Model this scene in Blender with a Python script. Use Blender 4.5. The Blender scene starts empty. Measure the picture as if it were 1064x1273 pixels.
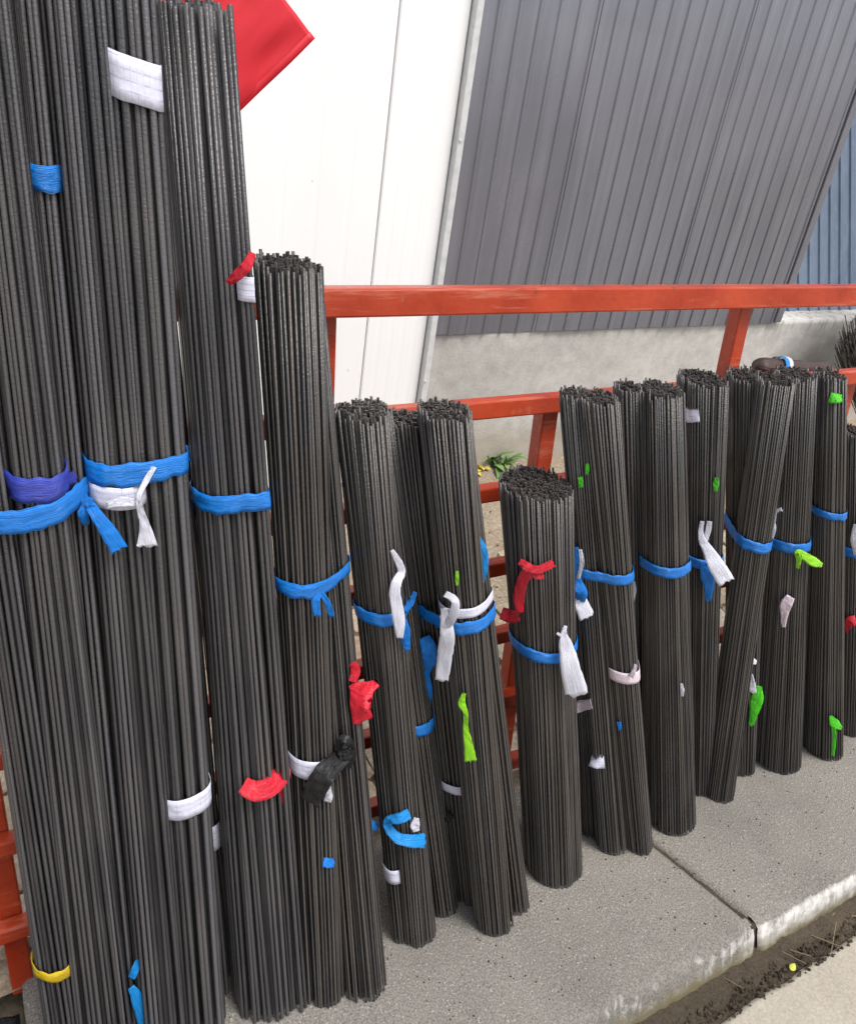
import bpy, bmesh, math, random
import numpy as np
from mathutils import Vector, Matrix, Quaternion, noise

scene = bpy.context.scene
COL = scene.collection
RNG = random.Random(7)

# ------------------------------------------------------------------ camera
FPX = 1015.88                      # focal length in photograph pixels (1064 wide)
PPX, PPY = 532.0, 636.5
CAM = np.array([0.0, 0.0, 1.55])   # eye height over the ledge
ROT = np.array([[0.87062597, 0.13353016, -0.47347662],
                [-0.47241131, 0.49545577, -0.72893836],
                [0.13725147, 0.85830838, 0.49443782]])
cam_data = bpy.data.cameras.new('camera')
cam = bpy.data.objects.new('camera', cam_data)
COL.objects.link(cam)
cam_data.sensor_fit = 'HORIZONTAL'
cam_data.sensor_width = 36.0
cam_data.lens = 36.0 * FPX / 1064.0
cam_data.clip_start = 0.02
cam_data.clip_end = 400
M4 = Matrix([list(ROT[i]) + [CAM[i]] for i in range(3)] + [[0, 0, 0, 1]])
cam.matrix_world = M4
scene.camera = cam

# ------------------------------------------------------------------ light
SUN_EL, SUN_AZ = math.radians(66), math.radians(-62)   # azimuth of the direction to the sun, from +X
to_sun = Vector((math.cos(SUN_EL) * math.cos(SUN_AZ), math.cos(SUN_EL) * math.sin(SUN_AZ), math.sin(SUN_EL)))
sun_data = bpy.data.lights.new('sun', 'SUN')
sun_data.energy = 1.5
sun_data.angle = math.radians(24)
sun_data.color = (1.0, 0.97, 0.93)
sun = bpy.data.objects.new('sun', sun_data)
COL.objects.link(sun)
sun.rotation_euler = to_sun.to_track_quat('Z', 'Y').to_euler()

world = bpy.data.worlds.new('World')
scene.world = world
world.use_nodes = True
wn, wl = world.node_tree.nodes, world.node_tree.links
wn.clear()
w_out = wn.new('ShaderNodeOutputWorld')
w_bg = wn.new('ShaderNodeBackground')
w_sky = wn.new('ShaderNodeTexSky')
w_sky.sky_type = 'NISHITA'
w_sky.sun_disc = False
w_sky.sun_elevation = SUN_EL
w_sky.sun_rotation = math.pi / 2 - SUN_AZ
w_sky.dust_density = 3.0
w_hs = wn.new('ShaderNodeHueSaturation')
w_hs.inputs['Saturation'].default_value = 0.35
w_bg.inputs['Strength'].default_value = 0.105
wl.new(w_sky.outputs[0], w_hs.inputs['Color'])
wl.new(w_hs.outputs[0], w_bg.inputs['Color'])
wl.new(w_bg.outputs[0], w_out.inputs['Surface'])

scene.view_settings.view_transform = 'Standard'
scene.view_settings.look = 'None'
scene.view_settings.gamma = 1.0
scene.view_settings.use_curve_mapping = False
scene.view_settings.exposure = 1.12
scene.render.engine = 'CYCLES'
scene.cycles.max_bounces = 4
scene.cycles.diffuse_bounces = 2
scene.cycles.glossy_bounces = 2
scene.cycles.transmission_bounces = 1
scene.cycles.caustics_reflective = False

# ------------------------------------------------------------------ measuring helpers
def ray(x, y):
    return ROT @ np.array([x - PPX, -(y - PPY), -FPX])
def on_z(x, y, z=0.0):
    d = ray(x, y); return CAM + (z - CAM[2]) / d[2] * d
def on_y(x, y, Y):
    d = ray(x, y); return CAM + (Y - CAM[1]) / d[1] * d
def on_plane(x, y, y0, s):
    d = ray(x, y); return CAM + (y0 + s * CAM[2] - CAM[1]) / (d[1] - s * d[2]) * d
def depth(P):
    return -(ROT.T @ (np.asarray(P) - CAM))[2]

# ------------------------------------------------------------------ object helpers
def link(o, parent=None):
    COL.objects.link(o)
    if parent is not None:
        o.parent = parent
    return o
def tag(o, label=None, cat=None, group=None, kind=None):
    if label: o['label'] = label
    if cat: o['category'] = cat
    if group: o['group'] = group
    if kind: o['kind'] = kind
    return o
def empty(name, loc):
    o = bpy.data.objects.new(name, None)
    o.empty_display_size = 0.05
    o.location = Vector(loc)
    return link(o)
def mesh_obj(name, verts, faces, mat, parent=None, smooth=False, uvs=None, origin=None):
    """verts in world space; stored relative to the parent (or to origin)."""
    off = Vector((0, 0, 0))
    if parent is not None:
        q = parent
        while q is not None:
            off += q.location
            q = q.parent
    elif origin is not None:
        off = Vector(origin)
    me = bpy.data.meshes.new(name)
    me.from_pydata([tuple(Vector([float(c) for c in v]) - off) for v in verts], [], faces)
    if smooth:
        me.polygons.foreach_set('use_smooth', [True] * len(me.polygons))
    if uvs is not None:
        ul = me.uv_layers.new(name='UVMap')
        for l in me.loops:
            ul.data[l.index].uv = uvs[l.vertex_index]
    me.materials.append(mat)
    me.update()
    o = bpy.data.objects.new(name, me)
    if parent is None and origin is not None:
        o.location = off
    return link(o, parent)
def box_geo(c, d, bev=0.0, rot=None):
    bm = bmesh.new()
    bmesh.ops.create_cube(bm, size=1.0)
    for v in bm.verts:
        v.co = Vector((v.co.x * d[0], v.co.y * d[1], v.co.z * d[2]))
    if bev > 0:
        bmesh.ops.bevel(bm, geom=bm.edges[:], offset=bev, segments=2, profile=0.5, affect='EDGES')
    vs = []
    for v in bm.verts:
        co = v.co.copy()
        if rot is not None: co = rot @ co
        vs.append(co + Vector(c))
    bm.verts.index_update()
    fs = [[v.index for v in f.verts] for f in bm.faces]
    bm.free()
    return vs, fs
def solidify(o, t, offset=0.0):
    m = o.modifiers.new('thickness', 'SOLIDIFY'); m.thickness = t; m.offset = offset
def lumpy(P, sc, amp):
    return noise.noise(Vector(P) * sc) * amp

# ------------------------------------------------------------------ materials
class NT:
    def __init__(s, name):
        s.m = bpy.data.materials.new(name); s.m.use_nodes = True
        s.n = s.m.node_tree.nodes; s.l = s.m.node_tree.links
        s.b = s.n['Principled BSDF']
    def node(s, t, **kw):
        n = s.n.new(t)
        for k, v in kw.items():
            if k in n.inputs: n.inputs[k].default_value = v
            else: setattr(n, k, v)
        return n
    def noise(s, scale, detail=4, rough=0.6, vec=None, dist=0.0):
        n = s.node('ShaderNodeTexNoise'); n.inputs['Scale'].default_value = scale
        n.inputs['Detail'].default_value = detail; n.inputs['Roughness'].default_value = rough
        n.inputs['Distortion'].default_value = dist
        if vec is not None: s.l.new(vec, n.inputs['Vector'])
        return n.outputs['Fac']
    def pos(s, scale=None):
        g = s.node('ShaderNodeNewGeometry').outputs['Position']
        if scale is None: return g
        m = s.node('ShaderNodeMapping'); m.inputs['Scale'].default_value = scale
        s.l.new(g, m.inputs['Vector']); return m.outputs['Vector']
    def ramp(s, fac, stops):
        r = s.node('ShaderNodeValToRGB')
        e = r.color_ramp.elements
        while len(e) < len(stops): e.new(0.5)
        for i, (p, c) in enumerate(stops):
            e[i].position = p
            e[i].color = (c, c, c, 1) if isinstance(c, (int, float)) else (*c, 1)
        s.l.new(fac, r.inputs['Fac']); return r.outputs['Color']
    def mix(s, fac, a, b, mode='MIX'):
        m = s.node('ShaderNodeMix', data_type='RGBA', blend_type=mode)
        for sock, v in ((m.inputs[0], fac), (m.inputs[6], a), (m.inputs[7], b)):
            if isinstance(v, (int, float)): sock.default_value = v
            elif isinstance(v, tuple): sock.default_value = (*v, 1)
            else: s.l.new(v, sock)
        return m.outputs[2]
    def math(s, op, a, b=0.0, clamp=False):
        m = s.node('ShaderNodeMath', operation=op, use_clamp=clamp)
        for sock, v in ((m.inputs[0], a), (m.inputs[1], b)):
            if isinstance(v, (int, float)): sock.default_value = v
            else: s.l.new(v, sock)
        return m.outputs[0]
    def bump(s, h, strength=0.5, dist=0.01, prev=None):
        b = s.node('ShaderNodeBump'); b.inputs['Strength'].default_value = strength
        b.inputs['Distance'].default_value = dist
        s.l.new(h, b.inputs['Height'])
        if prev is not None: s.l.new(prev, b.inputs['Normal'])
        return b.outputs['Normal']
    def done(s, color=None, rough=None, normal=None, metal=None, spec=None):
        for k, v in (('Base Color', color), ('Roughness', rough), ('Metallic', metal), ('Specular IOR Level', spec)):
            if v is None: continue
            if isinstance(v, tuple): s.b.inputs[k].default_value = (*v, 1)
            elif isinstance(v, (int, float)): s.b.inputs[k].default_value = v
            else: s.l.new(v, s.b.inputs[k])
        if normal is not None: s.l.new(normal, s.b.inputs['Normal'])
        return s.m

def mat_rod(name, base, brown, core=False, rough=0.38):
    t = NT(name)
    if core: rnd = t.node('ShaderNodeNewGeometry').outputs['Random Per Island']
    else: rnd = t.node('ShaderNodeObjectInfo').outputs['Random']
    p = t.pos()
    c = t.ramp(rnd, [(0.0, tuple(0.35 * k for k in base)), (0.4, base), (0.75, brown), (1.0, tuple(2.0 * k for k in base))])
    dust = t.noise(16, 2, 0.6, t.pos((1, 1, 0.3)))
    c = t.mix(t.math('MULTIPLY', t.ramp(dust, [(0.42, 0.0), (0.75, 1.0)]), 0.28), c, (0.13, 0.12, 0.11))
    n = t.bump(t.noise(330, 1, 0.6, t.pos((0.5, 0.5, 1.0))), 0.55, 0.0016)
    return t.done(c, rough, n, spec=0.6)
def mat_tape(name, col, rough=0.40, dark=0.45):
    t = NT(name)
    uv = t.node('ShaderNodeUVMap').outputs[0]
    m = t.node('ShaderNodeMapping'); m.inputs['Scale'].default_value = (6, 26, 1); t.l.new(uv, m.inputs['Vector'])
    f = t.noise(1.0, 3, 0.6, m.outputs[0], 0.6)
    c = t.mix(t.ramp(f, [(0.3, 0.0), (0.7, 1.0)]), tuple(dark * k for k in col), col)
    n = t.bump(f, 0.8, 0.003)
    t.b.inputs['Subsurface Weight'].default_value = 0.0
    return t.done(c, rough, n)
def mat_label(name):
    t = NT(name)
    uv = t.node('ShaderNodeUVMap').outputs[0]
    m = t.node('ShaderNodeMapping'); m.inputs['Scale'].default_value = (5, 0.36, 1); t.l.new(uv, m.inputs['Vector'])
    b = t.node('ShaderNodeTexBrick', offset=0.0)
    b.inputs['Scale'].default_value = 3.0; b.inputs['Mortar Size'].default_value = 0.022
    b.inputs['Color1'].default_value = b.inputs['Color2'].default_value = (1, 1, 1, 1)
    b.inputs['Mortar'].default_value = (0, 0, 0, 1)
    t.l.new(m.outputs[0], b.inputs['Vector'])
    line = t.math('SUBTRACT', 1.0, b.outputs['Color'])
    g = t.noise(55, 4, 0.6, t.pos())
    c = t.mix(t.math('MULTIPLY', line, t.ramp(g, [(0.4, 0.12), (0.62, 0.6)])), (0.58, 0.58, 0.68), (0.16, 0.16, 0.30))
    c = t.mix(t.ramp(g, [(0.3, 0.2), (0.7, 0.0)]), c, (0.50, 0.49, 0.60))
    n = t.bump(t.noise(38, 3, 0.5, t.pos()), 0.5, 0.006)
    return t.done(c, 0.6, n)
def mat_concrete(name, lo, hi, fine=420, speck=True, bump=0.5, big=3.0, warm=None):
    t = NT(name)
    p = t.pos()
    a = t.noise(big, 4, 0.62, p)
    f = t.noise(fine * 1.7, 1, 0.7, p)
    f2 = t.noise(fine * 0.62, 2, 0.7, p)
    c = t.mix(t.ramp(a, [(0.3, 0.0), (0.72, 1.0)]), lo, hi)
    if warm: c = t.mix(t.math('MULTIPLY', t.ramp(t.noise(big * 0.6, 4, 0.5, p), [(0.45, 0.0), (0.7, 1.0)]), 0.5), c, warm)
    c = t.mix(1.0, c, t.ramp(f2, [(0.34, 0.60), (0.66, 1.32)] if speck else [(0.3, 0.82), (0.7, 1.14)]), 'MULTIPLY')
    if speck:
        v = t.node('ShaderNodeTexVoronoi', feature='F1'); v.inputs['Scale'].default_value = 190
        t.l.new(p, v.inputs['Vector'])
        sp = t.math('MULTIPLY', t.ramp(v.outputs['Distance'], [(0.15, 1.0), (0.35, 0.0)]),
                    t.ramp(t.noise(130, 2, 0.5, p), [(0.5, 0.0), (0.6, 1.0)]))
        c = t.mix(t.math('MULTIPLY', sp, 0.6), c, (0.50, 0.47, 0.42))
        dk = t.ramp(f, [(0.28, 0.55), (0.46, 1.0)])
        c = t.mix(1.0, c, dk, 'MULTIPLY')
    n = t.bump(f2, bump * 0.6, 0.003)
    return t.done(c, 0.85, n, spec=0.3)

M = {}
M['rod_a'] = mat_rod('rod_thick', (0.046, 0.045, 0.049), (0.056, 0.052, 0.053))
M['rod_a_core'] = mat_rod('rod_thick_inner', (0.046, 0.045, 0.049), (0.056, 0.052, 0.053), True)
M['rod_b'] = mat_rod('rod_thin', (0.041, 0.039, 0.039), (0.066, 0.055, 0.046))
M['rod_b_core'] = mat_rod('rod_thin_inner', (0.041, 0.039, 0.039), (0.066, 0.055, 0.046), True)
M['blue'] = mat_tape('blue_tape', (0.003, 0.235, 0.82))
M['lightblue'] = mat_tape('light_blue_tape', (0.01, 0.33, 0.88))
M['purple'] = mat_tape('violet_blue_tape', (0.045, 0.07, 0.50))
M['red'] = mat_tape('red_cloth_strip', (0.76, 0.01, 0.035))
M['green'] = mat_tape('green_tape', (0.10, 0.80, 0.02))
M['lime'] = mat_tape('lime_tape', (0.36, 0.88, 0.02))
M['yellow'] = mat_tape('yellow_tape', (0.85, 0.58, 0.005))
M['white'] = mat_tape('white_cloth_strip', (0.74, 0.74, 0.83), 0.6, 0.85)
M['pink'] = mat_tape('pinkish_white_strip', (0.80, 0.66, 0.74), 0.6, 0.85)
M['black'] = mat_tape('black_plastic_film', (0.012, 0.012, 0.013), 0.28)
M['label'] = mat_label('printed_white_label')

def mat_red_paint():
    t = NT('red_painted_steel')
    p = t.pos()
    a = t.noise(9, 5, 0.6, p); b = t.noise(55, 5, 0.65, p)
    c = t.mix(t.ramp(a, [(0.35, 0.0), (0.65, 1.0)]), (0.30, 0.028, 0.008), (0.41, 0.048, 0.014))
    c = t.mix(t.ramp(b, [(0.66, 0.0), (0.74, 0.8)]), c, (0.10, 0.035, 0.02))
    c = t.mix(t.ramp(t.noise(23, 4, 0.6, p), [(0.62, 0.0), (0.8, 0.5)]), c, (0.45, 0.20, 0.13))
    sc = t.noise(60, 4, 0.7, t.pos((0.08, 1, 1)))
    c = t.mix(t.math('MULTIPLY', t.ramp(sc, [(0.56, 0.0), (0.68, 1.0)]), 0.55), c, (0.48, 0.16, 0.10))
    c = t.mix(t.ramp(t.noise(17, 5, 0.7, p), [(0.63, 0.0), (0.69, 0.75)]), c, (0.13, 0.03, 0.015))
    n = t.bump(t.noise(38, 4, 0.6, p), 0.3, 0.004)
    return t.done(c, t.ramp(a, [(0.3, 0.25), (0.7, 0.45)]), n, spec=0.4)
M['rack'] = mat_red_paint()
def mat_flag():
    t = NT('red_flag_cloth')
    f = t.noise(900, 2, 0.5, t.pos())
    c = t.mix(t.noise(16, 3, 0.5, t.pos()), (0.56, 0.008, 0.020), (0.64, 0.013, 0.028))
    return t.done(c, 0.55, t.bump(f, 0.2, 0.001))
M['flag'] = mat_flag()
def mat_white_panel():
    t = NT('white_coated_panel')
    p = t.pos()
    a = t.noise(2.2, 5, 0.6, t.pos((1, 1, 0.4)))
    c = t.mix(t.ramp(a, [(0.4, 0.0), (0.75, 1.0)]), (0.90, 0.90, 0.89), (0.86, 0.86, 0.85))
    d = t.noise(48, 2, 0.5, p)
    c = t.mix(t.ramp(d, [(0.76, 0.0), (0.80, 0.5)]), c, (0.45, 0.42, 0.36))
    return t.done(c, 0.45, t.bump(t.noise(6, 2, 0.5, p), 0.08, 0.01))
M['white_panel'] = mat_white_panel()
def mat_trim():
    t = NT('pale_trim')
    c = t.mix(t.ramp(t.noise(30, 4, 0.6, t.pos()), [(0.4, 0.0), (0.7, 1.0)]), (0.62, 0.63, 0.62), (0.50, 0.51, 0.51))
    return t.done(c, 0.5)
M['trim'] = mat_trim()
def mat_sheet(name, lo, hi, rough, metal=0.0):
    t = NT(name)
    a = t.noise(1.6, 5, 0.6, t.pos((1, 1, 0.55)))
    f = t.noise(120, 4, 0.7, t.pos())
    streak = t.noise(26, 4, 0.6, t.pos((1, 1, 0.05)))
    c = t.mix(t.ramp(a, [(0.3, 0.0), (0.7, 1.0)]), lo, hi)
    c = t.mix(t.ramp(streak, [(0.45, 0.0), (0.8, 0.5)]), c, tuple(min(1, 1.35 * k) for k in hi))
    c = t.mix(t.ramp(f, [(0.68, 0.0), (0.76, 0.35)]), c, (0.5, 0.5, 0.5))
    return t.done(c, t.ramp(a, [(0.3, rough - 0.06), (0.7, rough + 0.08)]), t.bump(t.noise(5, 3, 0.5, t.pos()), 0.12, 0.01), spec=0.6, metal=metal)
M['grey_sheet'] = mat_sheet('grey_coated_sheet', (0.175, 0.183, 0.218), (0.245, 0.250, 0.285), 0.27, 0.5)
M['blue_sheet'] = mat_sheet('blue_coated_sheet', (0.042, 0.062, 0.10), (0.09, 0.12, 0.17), 0.22)
def mat_plinth():
    t = NT('plinth_render')
    p = t.pos()
    a = t.noise(2.6, 6, 0.62, p); b = t.noise(30, 5, 0.65, p)
    c = t.mix(t.ramp(a, [(0.3, 0.0), (0.7, 1.0)]), (0.43, 0.415, 0.39), (0.53, 0.515, 0.485))
    c = t.mix(1.0, c, t.ramp(b, [(0.3, 0.86), (0.7, 1.08)]), 'MULTIPLY')
    sep = t.node('ShaderNodeSeparateXYZ'); t.l.new(p, sep.inputs[0])
    # splashed earth at the foot, run-off streaks under the top, soft shadow painted in behind the black rods
    foot = t.math('ADD', sep.outputs['Z'], t.math('MULTIPLY', t.noise(7, 5, 0.65, p), -0.22))
    c = t.mix(t.math('MULTIPLY', t.ramp(foot, [(0.0, 1.0), (0.10, 0.0)]), 0.55), c, (0.33, 0.27, 0.20))
    run = t.noise(34, 4, 0.7, t.pos((1, 1, 0.07)))
    runm = t.math('MULTIPLY', t.ramp(run, [(0.5, 0.0), (0.68, 1.0)]), t.ramp(sep.outputs['Z'], [(0.50, 0.0), (0.60, 1.0)]))
    runm = t.math('MULTIPLY', runm, t.ramp(t.math('MULTIPLY', sep.outputs['X'], 0.2), [(0.62, 0.1), (0.72, 1.0)]))
    c = t.mix(t.math('MULTIPLY', runm, 0.75), c, (0.10, 0.095, 0.085))
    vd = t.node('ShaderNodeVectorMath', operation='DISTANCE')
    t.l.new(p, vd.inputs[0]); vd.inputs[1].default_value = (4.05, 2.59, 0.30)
    shade = t.math('ADD', vd.outputs['Value'], t.math('MULTIPLY', t.noise(6, 5, 0.6, p), -0.3))
    c = t.mix(t.math('MULTIPLY', t.ramp(shade, [(0.0, 1.0), (0.36, 0.0)]), 0.85), c, (0.05, 0.05, 0.05))
    return t.done(c, 0.88, t.bump(t.noise(110, 5, 0.7, p), 0.35, 0.006), spec=0.25)
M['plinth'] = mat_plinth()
M['slab'] = mat_concrete('ledge_concrete', (0.150, 0.140, 0.125), (0.215, 0.200, 0.178), warm=(0.23, 0.205, 0.172))
M['road'] = mat_concrete('road_concrete', (0.33, 0.295, 0.24), (0.41, 0.375, 0.315), fine=300, speck=False, bump=0.4)
M['limewash'] = mat_concrete('lime_splash', (0.60, 0.585, 0.55), (0.74, 0.73, 0.70), fine=260, speck=False, bump=0.6)
def mat_kerb():
    t = NT('ledge_edge_limewash')
    p = t.pos()
    sep = t.node('ShaderNodeSeparateXYZ'); t.l.new(p, sep.inputs[0])
    drip = t.noise(60, 3, 0.6, t.pos((1, 0.15, 0.15)))
    f = t.math('ADD', t.math('MULTIPLY', t.noise(24, 5, 0.65, p), 0.7), t.math('MULTIPLY', drip, 0.5))
    base = t.mix(t.ramp(t.noise(3, 4, 0.62, p), [(0.3, 0.0), (0.72, 1.0)]), (0.150, 0.140, 0.125), (0.215, 0.200, 0.178))
    base = t.mix(1.0, base, t.ramp(t.noise(260, 2, 0.7, p), [(0.34, 0.60), (0.66, 1.32)]), 'MULTIPLY')
    side = t.ramp(t.math('MULTIPLY', sep.outputs['X'], 0.25), [(0.30, 0.0), (0.345, 1.0)])
    lip = t.math('ADD', sep.outputs['Z'], t.math('MULTIPLY', t.noise(45, 4, 0.7, p), 0.014))
    face = t.ramp(t.math('MULTIPLY', lip, -1.0), [(-0.003, 0.0), (0.006, 1.0)])
    thr = t.math('ADD', f, t.math('MULTIPLY', side, 0.19))
    wh = t.math('MULTIPLY', t.ramp(thr, [(0.62, 0.0), (0.86, 0.9)]), face)
    c = t.mix(wh, base, (0.62, 0.60, 0.57))
    low = t.math('ADD', sep.outputs['Z'], t.math('MULTIPLY', t.noise(30, 4, 0.6, p), 0.05))
    c = t.mix(t.ramp(t.math('ADD', low, 0.10), [(0.055, 1.0), (0.090, 0.0)]), c, (0.15, 0.125, 0.07))
    return t.done(c, 0.9, t.bump(t.noise(150, 5, 0.7, p), 0.6, 0.005), spec=0.2)
M['kerb'] = mat_kerb()
def mat_earth(name, lo, hi, scale=8):
    t = NT(name)
    p = t.pos()
    a = t.noise(scale * 0.4, 6, 0.65, p); b = t.noise(scale * 9, 5, 0.7, p)
    c = t.mix(t.ramp(a, [(0.3, 0.0), (0.7, 1.0)]), lo, hi)
    c = t.mix(1.0, c, t.ramp(b, [(0.3, 0.6), (0.7, 1.25)]), 'MULTIPLY')
    n = t.bump(b, 0.7, 0.012)
    n = t.bump(t.noise(scale * 40, 4, 0.7, p), 0.5, 0.004, n)
    return t.done(c, 0.95, n, spec=0.15)
M['earth'] = mat_earth('dry_earth', (0.25, 0.20, 0.145), (0.36, 0.295, 0.22))
M['gutter'] = mat_earth('gutter_dirt', (0.055, 0.044, 0.032), (0.115, 0.09, 0.064), 20)
M['coal'] = mat_earth('black_cinders', (0.012, 0.012, 0.013), (0.03, 0.03, 0.032), 24)
def mat_stone():
    t = NT('paving_stone')
    p = t.pos()
    rnd = t.node('ShaderNodeObjectInfo').outputs['Random']
    c = t.ramp(rnd, [(0.0, (0.36, 0.29, 0.20)), (0.35, (0.42, 0.36, 0.27)), (0.6, (0.40, 0.30, 0.21)), (0.8, (0.44, 0.41, 0.34)), (1.0, (0.34, 0.24, 0.17))])
    b = t.noise(55, 5, 0.7, p)
    c = t.mix(1.0, c, t.ramp(b, [(0.3, 0.6), (0.62, 1.12)]), 'MULTIPLY')
    return t.done(c, 0.92, t.bump(b, 0.7, 0.008), spec=0.2)
M['stone'] = mat_stone()
def mat_leaf(name, lo, hi):
    t = NT(name)
    c = t.mix(t.node('ShaderNodeObjectInfo').outputs['Random'], lo, hi)
    return t.done(c, 0.5, t.bump(t.noise(120, 3, 0.6, t.pos()), 0.2, 0.003))
M['leaf'] = mat_leaf('weed_leaf', (0.07, 0.17, 0.03), (0.20, 0.30, 0.10))
M['dryleaf'] = mat_leaf('yellowed_leaf', (0.50, 0.36, 0.03), (0.62, 0.50, 0.06))
M['fallen'] = mat_leaf('fallen_leaf', (0.42, 0.44, 0.06), (0.50, 0.50, 0.10))
M['straw'] = mat_leaf('dry_straw', (0.11, 0.085, 0.045), (0.20, 0.15, 0.08))
M['sleeve'] = mat_tape('brown_sleeve', (0.060, 0.030, 0.022), 0.5)

# ------------------------------------------------------------------ ground, road, ledge
def grid_sheet(name, x0, x1, y0, y1, nx, ny, zf, mat, **kw):
    vs, fs = [], []
    for j in range(ny + 1):
        for i in range(nx + 1):
            x = x0 + (x1 - x0) * i / nx; y = y0 + (y1 - y0) * j / ny
            vs.append((x, y, zf(x, y)))
    for j in range(ny):
        for i in range(nx):
            a = j * (nx + 1) + i
            fs.append((a, a + 1, a + nx + 2, a + nx + 1))
    return mesh_obj(name, vs, fs, mat, smooth=True, **kw)
# one sheet to the horizon under everything
big = grid_sheet('ground', -150, 150, -150, 150, 8, 8, lambda x, y: -0.16, M['earth'])
tag(big, kind='structure')
yard = grid_sheet('yard_earth', -3.0, 6.5, 0.99, 2.66, 160, 34,
                  lambda x, y: -0.012 + lumpy((x, y, 0), 3.0, 0.012) + lumpy((x, y, 3), 14, 0.006) + 0.05 * max(0, (y - 2.42) / 0.2) ** 2 * 0.3, M['earth'])
tag(yard, kind='structure')
pit = grid_sheet('cinder_ground', -2.6, -0.065, 0.30, 0.985, 60, 20,
                 lambda x, y: -0.07 + lumpy((x, y, 0), 16, 0.03) + lumpy((x, y, 5), 50, 0.016), M['coal'])
tag(pit, kind='structure')
# road slab in front of the gutter, with a broken edge
def road_mesh():
    vs, fs = [], []
    n = 260
    for i in range(n + 1):
        x = -6 + 14 * i / n
        e = 0.418 + 0.02 * (x - 1.2) + lumpy((x, 0, 0), 9, 0.010) + lumpy((x, 1, 0), 38, 0.006)
        vs += [(x, -8, -0.088), (x, e - 0.012, -0.088), (x, e, -0.094), (x, e + 0.004, -0.15)]
    for i in range(n):
        for k in range(3):
            a = i * 4 + k
            fs.append((a, a + 4, a + 5, a + 1))
    return mesh_obj('road', vs, fs, M['road'], smooth=True)
tag(road_mesh(), kind='structure')
gut = grid_sheet('gutter', -3, 6, 0.40, 0.53, 500, 10,
                 lambda x, y: -0.098 + lumpy((x, y, 0), 30, 0.010) + lumpy((x, y, 9), 90, 0.007) + 0.028 * max(0, (y - 0.44) / 0.05), M['gutter'])
tag(gut, kind='structure')
# loose clods, chips and straw in the gutter
def clods(name, n, xr, yr, z, sr, mat, seed, stretch=1.0):
    r = random.Random(seed); vs, fs = [], []
    for _ in range(n):
        c = Vector((r.uniform(*xr), r.uniform(*yr), z)); s = r.uniform(*sr)
        q = Quaternion((r.gauss(0, 1), r.gauss(0, 1), r.gauss(0, 1), r.gauss(0, 1))).normalized()
        b = len(vs)
        for d in ((1, 0, 0), (-1, 0, 0), (0, 1, 0), (0, -1, 0), (0, 0, 1), (0, 0, -1)):
            vs.append(c + q @ (Vector(d) * s * r.uniform(0.6, 1.2)))
        for t3 in ((0, 2, 4), (2, 1, 4), (1, 3, 4), (3, 0, 4), (2, 0, 5), (1, 2, 5), (3, 1, 5), (0, 3, 5)):
            fs.append(tuple(b + k for k in t3))
    return mesh_obj(name, vs, fs, mat)
tag(clods('gutter_clods', 1800, (0.6, 2.6), (0.412, 0.485), -0.088, (0.002, 0.006), M['gutter'], 3),
    'dark crumbs of dirt lying in the gutter along the ledge', 'dirt', kind='stuff')
def straws():
    r = random.Random(11); vs, fs = [], []
    for _ in range(12):
        x = r.choice((r.uniform(1.2, 2.4), r.gauss(1.62, 0.08))); y = r.uniform(0.42, 0.48); a = r.uniform(0, 6.28); L = r.uniform(0.015, 0.05)
        d = Vector((math.cos(a), math.sin(a), r.uniform(-0.1, 0.3))) * L; w = Vector((-math.sin(a), math.cos(a), 0)) * r.uniform(0.0006, 0.0014)
        c = Vector((x, y, -0.084 + r.uniform(0, 0.008))); b = len(vs)
        up = Vector((0, 0, 0.0015))
        vs += [c - d - w, c + d - w, c + d + w, c - d + w, c - d - w + up, c + d - w + up, c + d + w + up, c - d + w + up]
        for q in ((0, 3, 2, 1), (4, 5, 6, 7), (0, 1, 5, 4), (1, 2, 6, 5), (2, 3, 7, 6), (3, 0, 4, 7)):
            fs.append(tuple(b + k for k in q))
    return mesh_obj('dry_straw', vs, fs, M['straw'])
tag(straws(), 'dry straw and grass bits lying in the gutter', 'straw', kind='stuff')
tag(clods('cinders', 700, (-0.5, -0.075), (0.6, 0.975), -0.055, (0.004, 0.018), M['coal'], 5),
    'black cinder lumps at the end of the ledge', 'cinders', kind='stuff')
tag(clods('yard_pebbles', 1500, (-0.3, 4.2), (1.05, 2.55), -0.006, (0.002, 0.008), M['earth'], 6),
    'small clods and pebbles on the earth yard behind the rack', 'pebbles', kind='stuff')

tag(clods('ledge_grit', 700, (0.1, 2.6), (0.56, 0.98), 0.001, (0.0008, 0.0028), M['gutter'], 8),
    'dark grit and crumbs scattered on the concrete ledge', 'grit', kind='stuff')
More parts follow.
